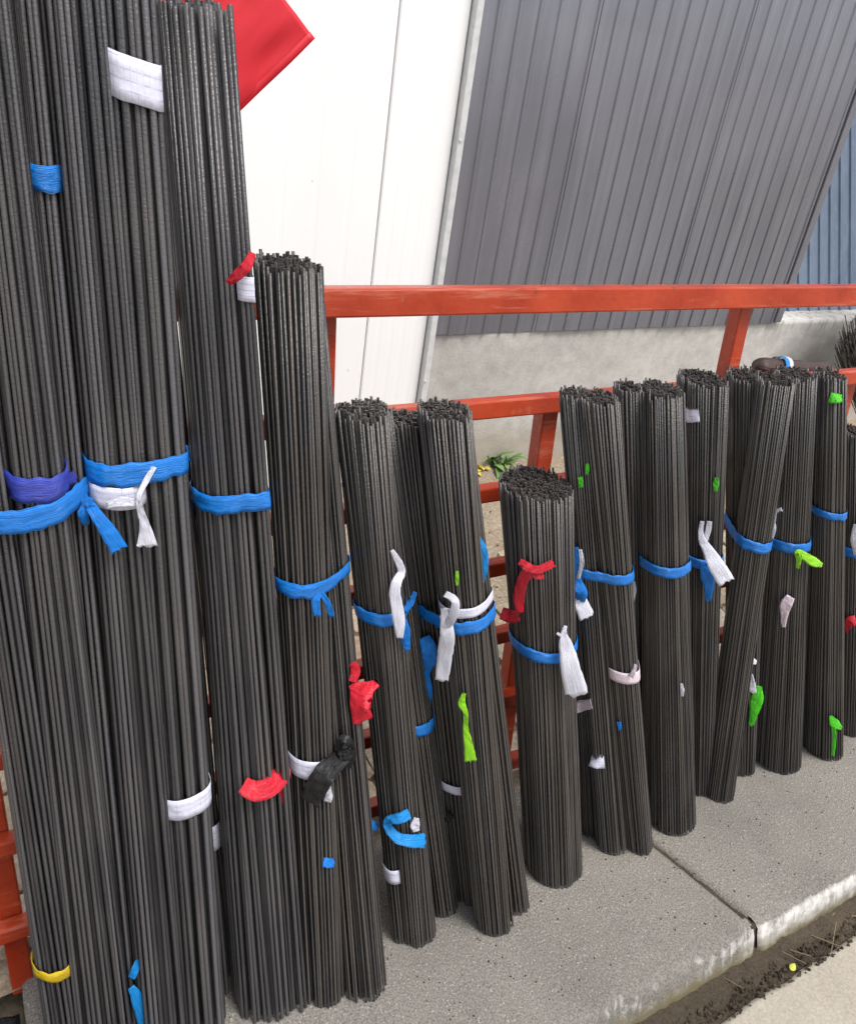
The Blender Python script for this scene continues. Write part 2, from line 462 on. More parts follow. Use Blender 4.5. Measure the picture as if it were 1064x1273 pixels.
# the ledge the bundles stand on: cast slabs with open joints
ledge = empty('concrete_ledge', (0, 0.75, 0)); tag(ledge, kind='structure')
def joint_x(y, x_back, slope): return x_back + (y - 0.779) * slope
def slab(xa, sa, xb, sb, seed):
    """top sheet between two slanted joints; front rolls over a worn edge down into the gutter"""
    yb = 1.015
    ny, nx = 26, 110
    ys = [yb - (yb - 0.5345) * j / ny for j in range(ny + 1)]
    prof = [(yb, -0.15)] + [(y, 0.0) for y in ys]
    vs, fs, nrow = [], [], 0
    for (y, z) in prof:
        for i in range(nx + 1):
            u = i / nx
            x0 = joint_x(y, xa, sa); x1 = joint_x(y, xb, sb)
            x = x0 + (x1 - x0) * u
            edge = min(x - x0, x1 - x)
            zz = z
            if z == 0.0: zz = lumpy((x, y, seed), 5, 0.0015) + lumpy((x, y, seed), 60, 0.0008) - 0.006 * max(0, 1 - edge / 0.006) ** 2
            vs.append((x + (lumpy((x, y * 3, 1), 30, 0.0025) if i in (0, nx) else 0), y, zz))
        nrow += 1
    for j in range(nrow - 1):
        for i in range(nx):
            a = j * (nx + 1) + i
            fs.append((a, a + nx + 1, a + nx + 2, a + 1))
    # skirts into the joints
    for i in (0, nx):
        for j in range(1, nrow - 1):
            a = j * (nx + 1) + i; b = a + nx + 1
            k = len(vs)
            vs.append((vs[a][0], vs[a][1], -0.15)); vs.append((vs[b][0], vs[b][1], -0.15))
            fs.append((a, k, k + 1, b) if i == 0 else (a, b, k + 1, k))
    s = mesh_obj('slab', vs, fs, M['slab'], ledge, smooth=True)
    # the worn front edge, lime-splashed, a part of its own
    vs, fs = [], []
    prof = [(0.5347, -0.0003), (0.523, -0.002), (0.512, -0.007), (0.504, -0.016), (0.498, -0.034), (0.490, -0.058), (0.484, -0.082), (0.480, -0.13)]
    n = int((xb - xa) * 160)
    for i in range(n + 1):
        for j, (y, z) in enumerate(prof):
            x0 = joint_x(y, xa, sa); x1 = joint_x(y, xb, sb); x = x0 + (x1 - x0) * i / n
            edge = min(x - x0, x1 - x)
            chip = max(0, noise.noise(Vector((x * 11, 3.1, seed))) - 0.25) * 0.045 * (1 if j in (2, 3, 4) else 0.45 if j in (1, 5) else 0)
            k = 0 if j == 0 else 1
            yy = y + k * (lumpy((x, z * 4, seed), 14, 0.004) + lumpy((x, z * 3, seed + 4), 55, 0.0025)) + chip + 0.006 * max(0, 1 - edge / 0.015) ** 2 * k
            zz = z + k * lumpy((x, z, seed + 2), 26, 0.003) - chip * 0.35
            vs.append((x, yy, zz))
    m = len(prof)
    for i in range(n):
        for j in range(m - 1):
            a = i * m + j
            fs.append((a, a + 1, a + m + 1, a + m))
    mesh_obj('slab_edge', vs, fs, M['kerb'], s, smooth=True)
J = (0.513 - 0.779); JS = (1.341 - 1.266) / J
slab(-0.058, 0.02, 1.2615, JS, 1)
slab(1.2720, JS, 3.05, -0.1, 2)
slab(3.06, -0.1, 5.2, 0, 3)

# dirt packed in the joint
jv, jf = [], []
for i in range(41):
    y = 1.01 - (1.01 - 0.489) * i / 40
    xj = joint_x(y, 1.2665, JS)
    z = -0.009 + lumpy((xj, y, 0), 60, 0.005) if y > 0.515 else -0.012 - (0.515 - y) * 3.2
    jv += [(xj - 0.008, y, z), (xj + 0.008, y, z)]
for i in range(40): jf.append((2 * i, 2 * i + 2, 2 * i + 3, 2 * i + 1))
mesh_obj('joint_dirt', jv, jf, M['gutter'], ledge)
# paving stones behind the rack
pav = empty('stone_paving', (1, 1.4, 0)); tag(pav, kind='structure')
def stone_mesh(seed):
    r = random.Random(seed)
    bm = bmesh.new(); bmesh.ops.create_cube(bm, size=1.0)
    bmesh.ops.bevel(bm, geom=[e for e in bm.edges if all(v.co.z > 0 for v in e.verts) or abs(e.verts[0].co.z - e.verts[1].co.z) > 0.5], offset=0.09, segments=1, affect='EDGES')
    for v in bm.verts:
        v.co += Vector((r.uniform(-0.03, 0.03), r.uniform(-0.03, 0.03), r.uniform(-0.04, 0.04)))
    me = bpy.data.meshes.new('paving_stone'); bm.to_mesh(me); bm.free()
    me.materials.append(M['stone']); return me
stone_ms = [stone_mesh(k) for k in range(6)]
yy = 1.055; row = 0
while yy < 1.86:
    d = RNG.uniform(0.105, 0.15)
    x = -0.75 + RNG.uniform(-0.2, 0)
    while x < 3.2:
        w = RNG.uniform(0.17, 0.29)
        if not (yy > 1.6 and RNG.random() < 0.35):
            o = bpy.data.objects.new('paving_stone', RNG.choice(stone_ms))
            link(o, pav)
            o.location = Vector((x + w / 2, yy + d / 2, -0.012 + RNG.uniform(-0.004, 0.006) - (yy - 1.05) * 0.012)) - pav.location
            o.scale = (w - 0.012, d - 0.012, 0.07)
            o.rotation_euler = (RNG.gauss(0, 0.015), RNG.gauss(0, 0.015), RNG.gauss(0, 0.03))
        x += w
    yy += d; row += 1

# ------------------------------------------------------------------ building behind
WY = 2.59
wall = empty('white_panel_wall', (0.6, WY, 0))
tag(wall, 'white coated panel wall with fine vertical seams behind the tallest bundles', 'wall')
def panel(x0, x1, z0, z1, y, mat, parent, name='panel'):
    # shallow micro-ribbed sandwich panel with rounded long edges
    vs, fs = [], []
    prof = [(x0 + 0.0015, 0.02), (x0 + 0.002, 0.004), (x0 + 0.006, 0.0)]
    n = 5
    for k in range(1, n):
        c = x0 + (x1 - x0) * k / n
        prof += [(c - 0.012, 0.0), (c - 0.006, 0.0006), (c + 0.006, 0.0006), (c + 0.012, 0.0)]
    prof += [(x1 - 0.006, 0.0), (x1 - 0.002, 0.004), (x1 - 0.0015, 0.02)]
    for (x, d) in prof: vs += [(x, y + d, z0), (x, y + d, z1)]
    for k in range(len(prof) - 1): fs.append((2 * k, 2 * k + 2, 2 * k + 3, 2 * k + 1))
    b = len(vs)
    vs += [(x0 + 0.0015, y + 0.05, z0), (x0 + 0.0015, y + 0.05, z1), (x1 - 0.0015, y + 0.05, z0), (x1 - 0.0015, y + 0.05, z1)]
    e = 2 * (len(prof) - 1)
    fs += [(b, 0, 1, b + 1), (e, b + 2, b + 3, e + 1), (b + 2, b, b + 1, b + 3)]
    fs.append(tuple([1 + 2 * k for k in range(len(prof))] + [b + 3, b + 1]))
    return mesh_obj(name, vs, fs, mat, parent)
for x0, x1 in ((-2.17, -1.59), (-1.59, -1.01), (-1.01, -0.43), (-0.43, 0.147), (0.147, 0.722), (0.722, 1.297), (1.297, 1.5465)):
    panel(x0, x1, -0.03, 3.3, WY, M['white_panel'], wall)
vs, fs = box_geo((1.5600, WY - 0.004, 1.633), (0.0260, 0.050, 3.33), 0.003)
mesh_obj('corner_trim', vs, fs, M['trim'], wall)
for z in (0.42, 1.28, 2.1):
    vs, fs = box_geo((1.5562, WY - 0.0305, z), (0.008, 0.004, 0.008), 0.0012)
    mesh_obj('screw', vs, fs, M['trim'], wall)

plinth = empty('concrete_plinth', (3.5, WY, 0))
tag(plinth, 'pale rendered concrete plinth under the grey corrugated sheets', 'plinth')
def plinth_mesh():
    vs, fs = [], []
    nx, nz = 260, 34
    for j in range(nz + 3):
        for i in range(nx + 1):
            x = 1.570 + (6.6 - 1.570) * i / nx
            z = -0.06 + 0.665 * min(j, nz) / nz
            y = WY - 0.006 + lumpy((x, 0, z), 2.5, 0.007) + lumpy((x, 0, z), 16, 0.003)
            if j > nz - 2: z += lumpy((x, 2, 0), 22, 0.005)
            if j == nz + 1: y += 0.05
            if j == nz + 2: y += 0.25
            if j >= nz: z += 0.003 * (j - nz)
            vs.append((x, y, z))
    for j in range(nz + 2):
        for i in range(nx):
            a = j * (nx + 1) + i
            fs.append((a, a + 1, a + nx + 2, a + nx + 1))
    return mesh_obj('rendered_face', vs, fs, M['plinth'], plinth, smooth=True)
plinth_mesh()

grey = empty('grey_metal_wall', (2.5, WY, 0.6))
tag(grey, 'dark grey corrugated metal wall standing on the concrete plinth', 'wall')
def rib_sheet(x0, n, pitch, y, z0, z1, mat, parent, name='metal_sheet', lap=True, k=0.0, dep=0.0055):
    """trapezoid-ribbed sheet; k leans it back (dy/dz)"""
    prof = []
    for i in range(n):
        b = x0 + i * pitch
        prof += [(b, 0.0), (b + pitch * 0.76, 0.0), (b + pitch * 0.82, -dep), (b + pitch * 0.93, -dep)]
    prof.append((x0 + n * pitch, 0.0))
    if lap: prof += [(x0 + n * pitch + 0.016, -0.0015)]
    if lap: prof = [(x, d - 0.003 * (1 - (x - x0) / (n * pitch))) for x, d in prof]
    vs, fs = [], []
    nz = 10
    for j in range(nz + 1):
        z = z0 + (z1 - z0) * j / nz
        for (x, d) in prof:
            vs.append((x, y + d + k * (z - z0) + lumpy((x, y, z), 1.7, 0.004), z))
    m = len(prof)
    for j in range(nz):
        for i in range(m - 1):
            fs.append((j * m + i, j * m + i + 1, j * m + m + i + 1, j * m + m + i))
    o = mesh_obj(name, vs, fs, mat, parent)
    solidify(o, 0.0008, -1)
    return o
PITCH = 0.0795
xs = 1.568
for n in (6, 9, 9):
    rib_sheet(xs, n, PITCH, WY - 0.014, 0.600, 3.3, M['grey_sheet'], grey)
    xs += n * PITCH
GX = xs + 0.004
vs, fs = box_geo((GX + 0.022, WY - 0.004, 1.952), (0.042, 0.050, 2.69), 0.004)
mesh_obj('corner_flashing', vs, fs, M['grey_sheet'], grey)

# blue ribbed sheets of the shed beyond, leaning back like a steep roof
r1 = ray(1030, 392); r2 = ray(1030, 100)
Yb = 2.665; Yt = Yb * (r1[0] / r1[1]) / (r2[0] / r2[1])
zb = on_y(1030, 392, Yb)[2]; zt = on_y(1030, 100, Yt)[2]
KB = (Yt - Yb) / (zt - zb)
blue = empty('blue_sheet_roof', (4.2, Yb, 0.5))
tag(blue, 'blue ribbed metal sheeting beyond the corner of the grey wall', 'roof')
x = GX + 0.03
for n in (8, 8, 8):
    rib_sheet(x, n, 0.085, Yb, 0.50, 3.2, M['blue_sheet'], blue, k=KB, dep=0.009)
    x += n * 0.085

# ------------------------------------------------------------------ red rack
RY0, RS = 0.965, 0.135             # rack plane: y = RY0 + RS*z (leans back)
rack = empty('steel_rack', (0.97, 1.0, 0))
tag(rack, 'red painted steel rack of square tubes that the bundles lean on', 'rack')
def ry(z): return RY0 + RS * z
lean = Matrix.Rotation(-math.atan(RS), 3, 'X')
def rail(name, x0, x1, zc, h, d, off=0.0):
    vs, fs = box_geo(((x0 + x1) / 2, ry(zc) + d / 2 + off, zc), (x1 - x0, d, h), 0.0035, lean)
    return mesh_obj(name, vs, fs, M['rack'], rack)
zt1 = on_plane(420, 361, RY0, RS)[2]; zt0 = on_plane(420, 398, RY0, RS)[2]
rail('top_rail', -0.6, 3.4, (zt1 + zt0) / 2, (zt1 - zt0) * 1.0, 0.04)
RAILS = [0.998, 0.832, 0.668, 0.505, 0.335, 0.150]
for z in RAILS:
    rail('rail', -0.6, 3.4, z, 0.030 if z < 0.99 else 0.034, 0.03)
def post(x, z1, w, d, off):
    L = (z1 + 0.03) * math.sqrt(1 + RS * RS)
    zc = (z1 - 0.03) / 2
    vs, fs = box_geo((x, ry(zc) + d / 2 + off, zc), (w, d, L), 0.003, lean)
    return mesh_obj('post', vs, fs, M['rack'], rack)
for x, top in ((-0.52, zt0 - 0.002), (0.508, zt0 - 0.002), (1.465, zt0 - 0.002), (2.37, zt0 - 0.002)):
    post(x, top, 0.034, 0.034, 0.034)
for x in (-0.052, 0.975, 1.90, 2.85):
    post(x, 0.978, 0.036, 0.034, 0.0305)

# ------------------------------------------------------------------ rods and bundles
def rod_obj(pts, rr, kind, root):
    """one slightly bent rod through the given points, its origin at its foot"""
    n = 6 if kind == 'a' else 5
    P = [Vector([float(c) for c in q]) for q in pts]; o0 = P[0].copy()
    d = (P[-1] - P[0]).normalized(); x = d.orthogonal().normalized(); y = d.cross(x)
    vs, fs, m = [], [], len(P)
    for q in P:
        for k in range(n):
            a = 2 * math.pi * k / n
            vs.append(q - o0 + (x * math.cos(a) + y * math.sin(a)) * rr)
    for j in range(m - 1):
        for k in range(n):
            q = j * n; k2 = (k + 1) % n
            fs.append((q + k, q + k2, q + n + k2, q + n + k))
    fs.append(tuple((m - 1) * n + k for k in range(n)))
    me = bpy.data.meshes.new('rod'); me.from_pydata(vs, [], fs)
    me.polygons.foreach_set('use_smooth', [True] * (n * (m - 1)) + [False])
    me.materials.append(M['rod_' + kind]); me.update()
    o = bpy.data.objects.new('rod', me); o.location = o0 - root.location
    return o

class Strand:
    """one hank of rods.  lo/hi are points of its axis line seen on its near side."""
    def __init__(s, lo, hi, wlo, whi, lean=0.2, y0=None, ztop=None, rr=0.0026, kind='b', twist=0.0, jit=1.0, tie=0.52, pinch=0.07, top_jit=0.0035, wts=1.0):
        rr *= 0.84 if kind == 'a' else 0.79
        s.lean, s.kind, s.rr = lean, kind, rr
        s.us = (0.0, 0.30 * tie / 0.52, tie, min(0.85, tie + 0.26), 1.0)
        def hdir(d):
            h = np.array([d[0], d[1], 0.0]); return h / np.linalg.norm(h)
        d = ray(*lo); s.h = hdir(d)
        if y0 is None:
            P = on_z(*lo); s.Rlo = wlo * depth(P) / FPX / 2
            cb = P + s.Rlo * s.h; s.y0 = cb[1]
        else:
            s.y0 = y0
            P = s._surf(lo, 0.03); s.Rlo = wlo * depth(P) / FPX / 2
            P = s._surf(lo, s.Rlo); cb = P + s.Rlo * hdir(d)
        Q = s._surf(hi, 0.03); s.Rhi = whi * depth(Q) / FPX / 2
        Q = s._surf(hi, s.Rhi); ct = Q + s.Rhi * hdir(ray(*hi))
        ax = (ct - cb) / (ct[2] - cb[2])
        dr = (s.Rhi - s.Rlo) / (ct[2] - cb[2])
        s.c0 = cb - ax * cb[2]; s.R0 = s.Rlo - dr * cb[2]
        zt = ct[2] if ztop is None else ztop
        s.c1 = s.c0 + ax * zt; s.R1 = s.R0 + dr * zt; s.zt = zt
        g = 1.14 if kind == 'b' else 1.06
        s.R0 *= g; s.R1 *= g
        s.R0 = max(s.R0, 0.008); s.R1 = max(s.R1, 0.008)
        s.outer, s.inner = [], []
        r = RNG
        Ra = (s.R0 + s.R1) / 2
        seed = r.uniform(0, 99)
        ring = 0; Rm = Ra - rr
        while Rm > rr * 0.4:
            gap = (1.33 if kind == 'b' else 1.22) if ring == 0 else 1.05
            n = max(1, int(2 * math.pi * Rm / (2 * rr * gap)))
            ph = r.uniform(0, 6.28); fr = Rm / Ra
            for k in range(n):
                a = ph + 2 * math.pi * k / n
                if ring == 0 and r.random() < 0.04: continue
                # clefts: the outline swings in and out round the hank, differently at foot and top
                w0 = noise.noise(Vector((math.cos(a) * 2.2 + seed, math.sin(a) * 2.2, 0))) * 2.6 * rr * jit * min(1, fr * fr)
                w1 = noise.noise(Vector((math.cos(a) * 2.2 + seed, math.sin(a) * 2.2, 0.5))) * 2.6 * rr * jit * min(1, fr * fr)
                ja, jb = r.gauss(0, 0.5) * rr / max(Rm, rr) * jit, r.gauss(0, 0.5) * rr / max(Rm, rr) * jit
                q0 = s.R0 * fr + min(w0, 0.4 * rr) + r.uniform(-0.8, 0.3) * rr * jit
                q1 = s.R1 * fr + min(w1, 0.4 * rr) + r.uniform(-0.8, 0.3) * rr * jit
                a0, a1 = a + ja - twist / 2, a + jb + twist / 2
                b = s.c0 + np.array([q0 * math.cos(a0), q0 * math.sin(a0), 0.002 + abs(r.gauss(0, 0.0022))])
                t = s.c1 + np.array([q1 * math.cos(a1), q1 * math.sin(a1), r.gauss(0, top_jit)])
                if ring == 0:
                    bow = np.array([r.gauss(0, 0.45) * rr, r.gauss(0, 0.45) * rr, 0.0])
                    pts = []
                    for u, sq, bw in zip(s.us, (0.0, 0.35, 1.0, 0.4, 0.0), (0, 1, 1, 0.7, 0)):
                        p = b + (t - b) * u
                        rv = p - (s.c0 + (s.c1 - s.c0) * u); rv[2] = 0
                        pts.append(p - rv * pinch * sq + bow * bw)
                    s.outer.append(pts)
                else:
                    s.inner.append((b, t))
            Rm -= rr * (3.2 if ring == 0 else 1.9); ring += 1
    def _surf(s, px, R):
        d = ray(*px); h = np.array([d[0], d[1], 0]); h = h / np.linalg.norm(h)
        t = (s.y0 + s.lean * CAM[2] - R * h[1] - CAM[1]) / (d[1] - s.lean * d[2])
        return CAM + t * d
    def surf(s, px):
        """point of the near surface seen at px"""
        d = ray(*px); ax = (s.c1 - s.c0) / s.zt
        P = s._surf(px, 0.03)
        R = s.R0 + (s.R1 - s.R0) * min(1, max(0, P[2] / s.zt)) + 0.7 * s.rr
        # ray against the leaning cylinder; past its rim, the plane that faces the viewer
        o = (CAM - s.c0 - ax * CAM[2])[:2]; v = (d - ax * d[2])[:2]
        A = v @ v; Bq = o @ v; disc = Bq * Bq - A * (o @ o - R * R)
        rim = A * R * R * 0.10
        t = (-Bq - math.sqrt(max(disc, rim))) / A
        return CAM + t * d
    def at(s, z):
        out = []
        for pts in s.outer:
            for a, b in zip(pts[:-1], pts[1:]):
                if z <= b[2] or b is pts[-1]:
                    out.append(a + (b - a) * (z - a[2]) / (b[2] - a[2])); break
        return out
def frustum_rods(pairs, rr, n=6, seg=1):
    vs, fs = [], []
    for b, t in pairs:
        d = Vector(t - b).normalized(); x = d.orthogonal().normalized(); y = d.cross(x); k0 = len(vs)
        for j in range(seg + 1):
            p = Vector(b + (t - b) * (j / seg))
            for k in range(n):
                a = 2 * math.pi * k / n
                vs.append(p + (x * math.cos(a) + y * math.sin(a)) * rr)
        for j in range(seg):
            for k in range(n):
                q = k0 + j * n; k2 = (k + 1) % n
                fs.append((q + k, q + k2, q + n + k2, q + n + k))
        fs.append(tuple(k0 + seg * n + k for k in range(n)))
    return vs, fs
BUNDLES = []
def bundle(label, strands, group='bundles of black rods leaning on the rack', name='rod_bundle'):
    c = sum((s.c0 for s in strands), np.zeros(3)) / len(strands)
    root = empty(name, c)
    tag(root, label, 'rod bundle', group)
    pairs = []
    for s in strands:
        for pts in s.outer:
            link(rod_obj(pts, s.rr * RNG.uniform(0.90, 1.06), s.kind, root), root)
        pairs.append((s.inner, s.rr, s.kind))
    vs, fs = [], []
    for pr, rr, kind in pairs:
        v, f = frustum_rods(pr, rr, 5, 10); k = len(vs)
        vs += v; fs += [tuple(i + k for i in q) for q in f]
    o = mesh_obj('inner_rods', vs, fs, M['rod_%s_core' % strands[0].kind], root)
    o['kind'] = 'stuff'
    print('bundle', label[:40], 'R0 %.3f R1 %.3f zt %.3f y0 %.3f outer %d inner %d' % (strands[0].R0, strands[0].R1, strands[0].zt, strands[0].y0, sum(len(s.outer) for s in strands), sum(len(s.inner) for s in strands)))
    root_s = (root, strands)
    return root_s

def hull2(pts):
    pts = sorted(set((round(float(p[0]), 5), round(float(p[1]), 5)) for p in pts))
    def half(ps):
        h = []
        for p in ps:
            while len(h) > 1 and (h[-1][0] - h[-2][0]) * (p[1] - h[-2][1]) - (h[-1][1] - h[-2][1]) * (p[0] - h[-2][0]) <= 0: h.pop()
            h.append(p)
        return h
    a, b = half(pts), half(pts[::-1])
    return a[:-1] + b[:-1]
def band(B, px, hpx, mat, which=None, tilt=0.0, name='tie', bulge=0.0004, crumple=0.0016, wave=0.13):
    """a strip wrapped once round the hanks listed in which"""
    if name == 'label_wrap': bulge, crumple, wave = 0.0, 0.0005, 0.02
    root, strands = B
    ss = [strands[k] for k in (which if which is not None else range(len(strands)))]
    P = ss[0].surf(px); zc = P[2]
    hm = hpx * depth(P) / FPX * 1.12
    pts = [p for s in ss for p in s.at(zc)]
    hl = hull2(pts)
    c = np.mean(np.array(hl), axis=0)
    rr = max(s.rr for s in ss)
    # resample evenly
    m = len(hl); seg = [math.dist(hl[i], hl[(i + 1) % m]) for i in range(m)]; tot = sum(seg)
    N = max(28, int(tot / 0.004)); out = []
    i, acc = 0, 0.0
    for k in range(N):
        w = tot * k / N
        while acc + seg[i] < w: acc += seg[i]; i += 1
        u = (w - acc) / max(seg[i], 1e-9); a, b = hl[i], hl[(i + 1) % m]
        out.append(np.array([a[0] + (b[0] - a[0]) * u, a[1] + (b[1] - a[1]) * u]))
    o_ = np.array(out)
    for _ in range(3):
        o_ = 0.5 * o_ + 0.25 * (np.roll(o_, 1, 0) + np.roll(o_, -1, 0))
    out = [q for q in o_]
    rt = np.array([ss[0].h[1], -ss[0].h[0]])      # to the viewer's right
    cols = 5; seed = RNG.uniform(0, 50)
    lean_v = (ss[0].c1 - ss[0].c0) / ss[0].zt
    vs, fs, uv = [], [], []
    for k in range(N):
        n2 = out[k] - c; n2 = n2 / np.linalg.norm(n2)
        dz0 = tilt * float((out[k] - c) @ rt)
        ea = noise.noise(Vector((k * 0.35, seed, 0))) * wave; eb = noise.noise(Vector((k * 0.35, seed, 7))) * wave
        for j in range(cols):
            v = j / (cols - 1)
            lo_, hi_ = -0.5 + eb, 0.5 + ea
            dz = dz0 + hm * (lo_ + (hi_ - lo_) * v)
            off = rr + 0.0020 + bulge * (1 - (2 * v - 1) ** 2) + crumple * (1.1 - 2.6 * abs(noise.noise(Vector((k * 0.16, j * 1.3, seed)))) + 0.4 * noise.noise(Vector((k * 0.7, j * 1.7, seed))))
            q = out[k] + n2 * off
            vs.append((q[0] + lean_v[0] * dz, q[1] + lean_v[1] * dz, zc + dz)); uv.append((k / N, v))
    for k in range(N):
        for j in range(cols - 1):
            a = k * cols + j; b = ((k + 1) % N) * cols + j
            fs.append((a, b, b + 1, a + 1))
    o = mesh_obj(name, vs, fs, mat, root, smooth=True, uvs=uv)
    solidify(o, 0.0006, 1)
    return o
RIGHT, UPV = ROT[:, 0], ROT[:, 1]
def ribbon(B, k, pts, mat, name='strip', crumple=0.0018, curl=0.10, lift=0.006):
    """a loose tail or rag hanging on hank k: pts are (x, y, width, lift) along it"""
    if name in ('tag', 'label_wrap'): crumple, curl = 0.0009, 0.05
    root, strands = B; s = strands[k]
    P3, W = [], []
    for q in pts:
        P = s.surf(q[:2]); l = q[3] if len(q) > 3 else lift
        d = CAM - P; d = d / np.linalg.norm(d)
        dp = depth(P)
        P3.append(np.append(P + d * l, q[2] * dp / FPX))
    P3 = np.array(P3); n = len(P3); line = []
    S = 7
    for i in range(n - 1):
        p0, p1, p2, p3 = P3[max(i - 1, 0)], P3[i], P3[i + 1], P3[min(i + 2, n - 1)]
        for j in range(S + (i == n - 2)):
            t = j / S
            line.append(0.5 * ((2 * p1) + (-p0 + p2) * t + (2 * p0 - 5 * p1 + 4 * p2 - p3) * t * t + (-p0 + 3 * p1 - 3 * p2 + p3) * t ** 3))
    line = np.array(line); cols = 7; seed = RNG.uniform(0, 90)
    vs, fs, uv = [], [], []
    for i in range(len(line)):
        p = line[i][:3]; w = max(line[i][3], 0.001)
        tg = line[min(i + 1, len(line) - 1)][:3] - line[max(i - 1, 0)][:3]
        tg = tg / max(np.linalg.norm(tg), 1e-9)
        view = p - CAM; view = view / np.linalg.norm(view)
        side = np.cross(tg, view); side = side / max(np.linalg.norm(side), 1e-9)
        turn = 0.35 * noise.noise(Vector((i * 0.16, seed, 2)))
        side = side * math.cos(turn) + view * math.sin(turn)
        nrm = np.cross(side, tg)
        if nrm @ view > 0: nrm = -nrm
        for j in range(cols):
            v = j / (cols - 1) - 0.5
            ruf = (0.6 - 2.4 * abs(noise.noise(Vector((i * 0.33 + j * 0.2, j * 0.55, seed))))) * crumple + noise.noise(Vector((i * 0.8, j * 1.1, seed))) * crumple * 0.35
            fr = 1 + (0.10 * noise.noise(Vector((i * 0.6, seed, j * 5))) if j in (0, cols - 1) else 0)
            q = p + side * w * v * fr + nrm * (ruf - curl * w * (2 * v) ** 2 * 0.5)
            if i == len(line) - 1 and name != 'label_wrap': q = q + tg * w * 0.30 * noise.noise(Vector((j * 0.9, seed, 3)))
            vs.append(q); uv.append((i / len(line) * 0.6, v + 0.5))
    for i in range(len(line) - 1):
        for j in range(cols - 1):
            a = i * cols + j
            fs.append((a, a + cols, a + cols + 1, a + 1))
    o = mesh_obj(name, vs, fs, mat, root, smooth=True, uvs=uv)
    solidify(o, 0.0003, 0)
    return o
def knot(B, k, x, y, w, h, mat, lift=0.006, name='knot'):
    root, strands = B; s = strands[k]
    P = s.surf((x, y)); d = CAM - P; d = d / np.linalg.norm(d); P = P + d * lift
    sc = depth(P) / FPX
    bm = bmesh.new(); bmesh.ops.create_icosphere(bm, subdivisions=3, radius=1.0)
    seed = RNG.uniform(0, 90); vs = []
    for v in bm.verts:
        f = 1 + 0.55 * noise.noise(v.co * 1.9 + Vector((seed, 0, 0))) + 0.25 * noise.noise(v.co * 5 + Vector((seed, 3, 0)))
        q = RIGHT * v.co.x * w / 2 * sc + UPV * v.co.y * h / 2 * sc + d * v.co.z * min(w, h) / 2 * sc * 0.6
        vs.append(P + q * f)
    bm.verts.index_update(); fs = [[v.index for v in f.verts] for f in bm.faces]; bm.free()
    return mesh_obj(name, vs, fs, mat, root, smooth=True, uvs=[(0.3 * i % 1, 0.37 * i % 1) for i in range(len(vs))])

# ---- the bundles, left to right -------------------------------------------------
S = Strand
# leftmost
B = bundle('leftmost thick-rod bundle with violet wrap, wide blue tie and yellow band near its foot',
           [S((126, 1273), (46, 600), 70, 70, y0=0.80, ztop=1.95, rr=0.0037, kind='a', lean=0.17),
            S((82, 1273), (-12, 640), 50, 60, y0=0.81, ztop=1.95, rr=0.0037, kind='a', lean=0.17),
            S((158, 1273), (56, 222), 44, 44, y0=0.835, ztop=1.95, rr=0.0037, kind='a', lean=0.17)])
band(B, (45, 648), 27, M['blue'], tilt=0.16, crumple=0.0018)
band(B, (47, 613), 29, M['purple'], [0], name='wrap')
knot(B, 2, 86, 596, 18, 16, M['purple'])
knot(B, 2, 107, 625, 20, 20, M['blue'], 0.012)
ribbon(B, 2, [(108, 622, 12, .012), (120, 640, 14, .04), (135, 662, 19, .05), (149, 684, 20, .05)], M['blue'], 'tie_tail')
ribbon(B, 2, [(107, 624, 8, .012), (104, 638, 13, .018), (107, 652, 8, .012)], M['blue'], 'tie_tail')
band(B, (80, 1211), 15, M['yellow'], [1], name='wrap', tilt=0.1)
ribbon(B, 2, [(172, 1192, 5, .02), (168, 1206, 10, .02), (163, 1217, 9, .014)], M['lightblue'], 'tape_tail')
ribbon(B, 2, [(163, 1228, 8, .012), (172, 1245, 15, .02), (180, 1275, 15, .024), (184, 1300, 14, .024)], M['lightblue'], 'tape_tail')
band(B, (55, 222), 27, M['blue'], [2], crumple=0.0018)
ribbon(B, 2, [(33, 212, 7, .01), (31, 232, 8, .012), (36, 260, 7, .012), (38, 290, 4, .01)], M['blue'], 'tie_tail')
# second
B = bundle('tall bundle with white wrap near its top and knotted white strip below its tie',
           [S((248, 1273), (157, 0), 62, 66, y0=0.805, ztop=1.9, rr=0.0047, kind='a', lean=0.18),
            S((204, 1273), (94, 0), 68, 74, y0=0.815, ztop=1.9, rr=0.0044, kind='a', lean=0.175),
            S((282, 1265), (221, 575), 28, 22, y0=0.845, ztop=1.0, rr=0.0043, kind='a', lean=0.17)])
band(B, (160, 99), 47, M['label'], [0], name='label_wrap', tilt=-0.25)
band(B, (170, 582), 25, M['blue'], [0, 1], tilt=0.05, crumple=0.0018)
band(B, (143, 623), 26, M['label'], [1], name='label_wrap')
ribbon(B, 1, [(132, 628, 8, .004), (152, 624, 13, .006), (170, 625, 9, .012)], M['white'], 'strip')
ribbon(B, 1, [(192, 580, 6, .02), (183, 595, 7, .018), (172, 618, 7, .016), (174, 632, 8, .016), (180, 655, 13, .016), (183, 679, 25, .014)], M['white'], 'strip')
band(B, (227, 1011), 27, M['label'], [0], name='label_wrap', tilt=0.18)
band(B, (262, 1047), 34, M['label'], [2], name='label_wrap', tilt=0.3)
